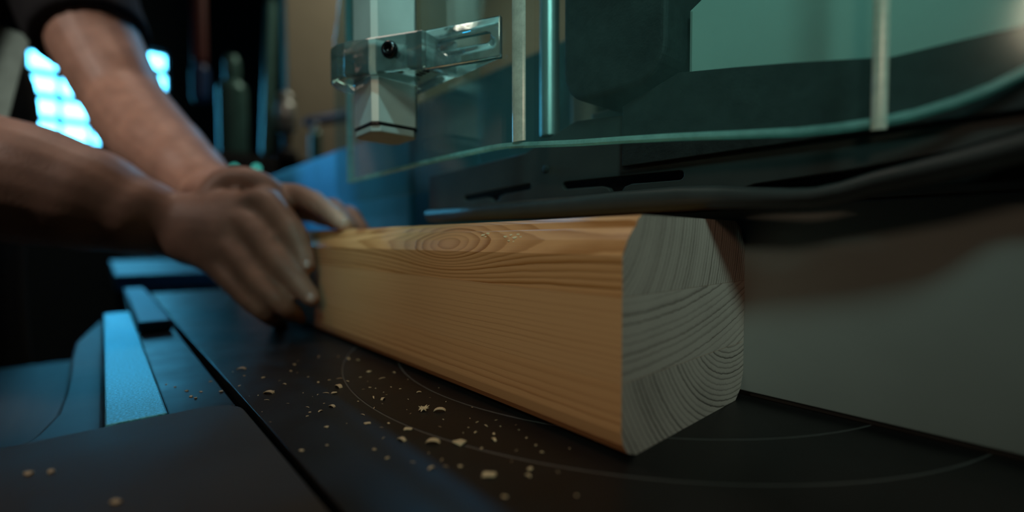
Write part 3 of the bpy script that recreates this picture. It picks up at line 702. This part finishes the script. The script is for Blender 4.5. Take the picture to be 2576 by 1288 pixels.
# ------------------------------------------------------------------ wood chips
def chip_mesh(kind, rnd):
    bm = bmesh.new()
    if kind == 'curl':
        n = 7; a = []
        for i in range(n):
            t = i / (n - 1); an = t * 2.6 - 1.3
            a.append([bm.verts.new((math.sin(an) * .5 + rnd.uniform(-.03, .03), s * .22 * (1 - .5 * abs(t - .5)), .30 * math.cos(an) - .05 + dz)) for s in (-1, 1) for dz in (0, .07)])
        for p_, c_ in zip(a, a[1:]):
            for i, j in ((0, 1), (1, 3), (3, 2), (2, 0)): bm.faces.new((p_[i], p_[j], c_[j], c_[i]))
        bm.faces.new((a[0][0], a[0][1], a[0][3], a[0][2])); bm.faces.new((a[-1][0], a[-1][2], a[-1][3], a[-1][1]))
    elif kind == 'flake':
        n = rnd.randint(6, 9); lo, hi = [], []
        for i in range(n):
            an = 2 * math.pi * i / n; r = rnd.uniform(.28, .55); x, y = math.cos(an) * r, math.sin(an) * r * .55
            z = .16 * x * x + rnd.uniform(0, .14)
            lo.append(bm.verts.new((x, y, z))); hi.append(bm.verts.new((x * .94, y * .94, z + .09)))
        bm.faces.new(lo[::-1]); bm.faces.new(hi)
        for i in range(n): bm.faces.new((lo[i], lo[(i + 1) % n], hi[(i + 1) % n], hi[i]))
    elif kind == 'sliver':
        pts = [(-.5, 0, .02), (-.2, rnd.uniform(-.06, .06), .10), (.15, rnd.uniform(-.08, .08), .12), (.5, rnd.uniform(-.1, .1), .03)]
        tube_bm(bm, pts, [(.03, .02), (.10, .035), (.09, .035), (.02, .02)], side=(0, 1, 0), n=5, sub=2)
    else:   # splinter cluster fused into one tuft
        for i in range(11):
            an = 2 * math.pi * i / 11 + rnd.uniform(-.2, .2); l = rnd.uniform(.3, .55)
            tube_bm(bm, [(0, 0, .06), (math.cos(an) * l * .5, math.sin(an) * l * .4, .16), (math.cos(an) * l, math.sin(an) * l * .8, rnd.uniform(.02, .28))], [(.13, .05), (.09, .03), (.015, .01)], side=(-math.sin(an), math.cos(an), 0), n=5, sub=1)
    zmin = min(v.co.z for v in bm.verts)
    for v in bm.verts: v.co.z -= zmin
    bmesh.ops.recalc_face_normals(bm, faces=bm.faces)
    me = bpy.data.meshes.new('wood_chip'); bm.to_mesh(me); bm.free(); me.materials.append(MATS['chip_wood']); return me
rnd = random.Random(3)
LIB = {k: [chip_mesh(k, rnd) for _ in range(4)] for k in ('curl', 'flake', 'sliver')}
LIB['tuft'] = [chip_mesh('tuft', rnd)]
def chip(px, py, size_px, kind, label, group=None, z=0.0, rot=None, tilt=0.0, pos=None):
    p = pos or at_z(px, py, z); dep = (p - CAM).dot(FWD)
    o = bpy.data.objects.new('wood_chip', rnd.choice(LIB[kind])); COL.objects.link(o)
    s_ = size_px / F_PX * dep * 1.1
    o.location = p; o.scale = (s_, s_, s_ * .85)
    o.rotation_euler = (tilt, 0, rnd.uniform(0, 6.28) if rot is None else rot)
    tag(o, label, 'wood chip', group); return o
def z6(x, y): return 560 + x / 2.7404, 850 + y / 2.7404
big = [(1385, 497, 100, 'tuft', 'largest tuft of pale shavings on the turntable in front of the beam', .3),
       (1497, 503, 76, 'curl', 'looped wood curl right beside the largest shaving tuft', .9),
       (1000, 592, 60, 'flake', 'upright pointed chip standing just inside the turntable groove', 1.2),
       (1280, 632, 78, 'flake', 'flat pale chip on the turntable groove below the shaving tuft', .75),
       (1450, 722, 92, 'curl', 'arched brownish curl in front of the turntable groove', .8),
       (1640, 730, 125, 'flake', 'longest torn flake lying on the turntable groove', .95),
       (1235, 704, 64, 'curl', 'small bent curl left of the arched brownish curl', .2),
       (545, 778, 46, 'flake', 'single pale chip near the groove beside the grey plate', .5),
       (1840, 950, 128, 'flake', 'blurred rectangular chip lowest in front of the beam', .75),
       (2120, 905, 62, 'flake', 'blurred chip right of the rectangular one', 1.6),
       (1945, 1097, 50, 'flake', 'blurred round chip nearest the bottom edge of the picture', .4),
       (800, 338, 62, 'curl', 'ring-shaped curl at the left end of the turntable groove', .1),
       (320, 381, 64, 'curl', 'jagged curl at the far left of the scattered chips', .7)]
for x, y, s_, k, lab, r_ in big: chip(*z6(x, y), s_ / 2.74, k, lab, None, rot=r_)
small = [(1440, 900, 45), (1537, 888, 40), (1510, 842, 40), (1640, 888, 42), (2105, 952, 42), (2440, 1090, 36), (1135, 830, 42), (1045, 770, 36), (720, 742, 30), (1310, 858, 34), (768, 382, 52), (712, 382, 42), (660, 308, 38), (805, 282, 36), (1100, 280, 42), (352, 370, 40), (305, 428, 36), (130, 217, 50), (115, 332, 26), (280, 275, 36), (585, 478, 32), (602, 515, 34), (583, 541, 24), (675, 506, 30), (450, 452, 20), (755, 474, 48), (720, 616, 46), (1040, 411, 52), (1105, 423, 42), (965, 530, 36), (1145, 590, 32), (1045, 483, 32), (935, 438, 20), (970, 355, 18), (1015, 343, 32), (1225, 352, 20), (1355, 376, 30), (1540, 440, 15), (1520, 563, 22), (1497, 613, 22), (1755, 581, 28), (1885, 568, 20), (1815, 605, 36), (1745, 652, 24), (1870, 663, 36), (1870, 703, 46), (1785, 763, 32), (1420, 795, 26), (1110, 690, 28), (1095, 618, 24), (862, 300, 36), (866, 146, 30), (800, 130, 28), (665, 131, 36), (495, 185, 28), (520, 160, 20), (590, 270, 20), (395, 295, 20), (425, 320, 24), (735, 292, 24), (1008, 235, 46), (950, 272, 22), (930, 155, 22), (1180, 240, 22), (2095, 690, 22), (2160, 740, 24), (2200, 790, 24), (2390, 762, 22), (2025, 776, 24), (1705, 555, 14), (1660, 655, 18), (1695, 618, 18), (1915, 611, 16), (2022, 600, 12), (2042, 635, 14), (1295, 523, 18), (700, 452, 18), (620, 405, 14), (658, 392, 14), (272, 510, 14), (245, 397, 18), (183, 402, 12), (855, 590, 12), (1270, 495, 10), (1720, 480, 12), (1430, 412, 12), (1278, 424, 12), (1490, 345, 14), (1110, 375, 14), (1130, 392, 14), (555, 380, 16), (470, 230, 30), (515, 240, 18), (1160, 340, 14), (1055, 348, 14), (1275, 288, 14), (2310, 925, 26), (1990, 850, 22), (1100, 455, 12), (1000, 300, 14), (330, 580, 16), (70, 235, 18), (150, 262, 22)]
for x, y, s_ in small:
    k = 'sliver' if rnd.random() < .45 else ('flake' if rnd.random() < .6 else 'curl')
    wp = at_z(*z6(x, y), 0.0); rr_ = math.hypot(wp.x - TC[0], wp.y - TC[1])
    if (wp - CAM).dot(FWD) < .195: lab, grp = 'blurred small chip on the table in front of the turntable, nearest the viewer', 'near blurred chips'
    elif rr_ < T2: lab, grp = 'tiny chip right under the lower edge of the beam', 'chips by the foot of the beam'
    elif rr_ < T1: lab, grp = 'small pale chip on the turntable rim between its two circular grooves', 'chips on the turntable rim'
    else: lab, grp = 'small pale chip on the table left of the turntable groove', 'chips left of the turntable'
    chip(*z6(x, y), s_ / 2.74, k, lab, grp)
for px, py, s_ in ((480, 998, 16), (506, 986, 12), (556, 986, 18), (440, 974, 10), (470, 984, 12), (492, 1002, 14), (418, 968, 9), (530, 960, 10)):
    chip(px, py, s_, 'flake', 'small blurred wood chip between the bright rail and the table edge', 'chips beside the rail', z=-.003)
chip(72, 1193, 34, 'flake', 'leftmost blurred chip on the grey plate', None, rot=.8)
chip(128, 1188, 30, 'flake', 'orange-brown blurred chip on the grey plate, right of the leftmost', None, rot=.4)
chip(292, 1264, 34, 'flake', 'faint chip on the grey plate near the bottom edge', None, rot=.5)
# shavings on the beam's top chamfer
for px, py, s_ in ((1216, 592, 15), (1228, 588, 14), (1222, 596, 9), (1272, 596, 15), (1286, 592, 12), (1296, 599, 18), (1304, 590, 12), (1280, 606, 10), (1292, 608, 8), (1310, 596, 9)):
    Yp = .0045; p = at_y(px, py, Yp)
    # settle it on the sloping chamfer: z of the section at Yp
    sec = [(0, BH - dT), (.0030, BH - dT * .62), (.0068, BH - dT * .34), (.0082, BH - dT * .30)]
    d = ray(px, py)
    best = None
    for (ya, za), (yb, zb) in zip(sec, sec[1:]):
        nrm = Vector((0, -(zb - za), yb - ya)); t = (Vector((0, ya, za)) - CAM).dot(nrm) / d.dot(nrm); q_ = CAM + d * t
        if ya - .0005 <= q_.y <= yb + .0005: best = q_
    if best is None: best = Vector((p.x, .004, BH - dT * .55))
    chip(px, py, s_, 'flake', 'tiny shaving caught on the sloping top edge of the beam', 'shavings on the beam edge', pos=best, tilt=.9, rot=0.2)
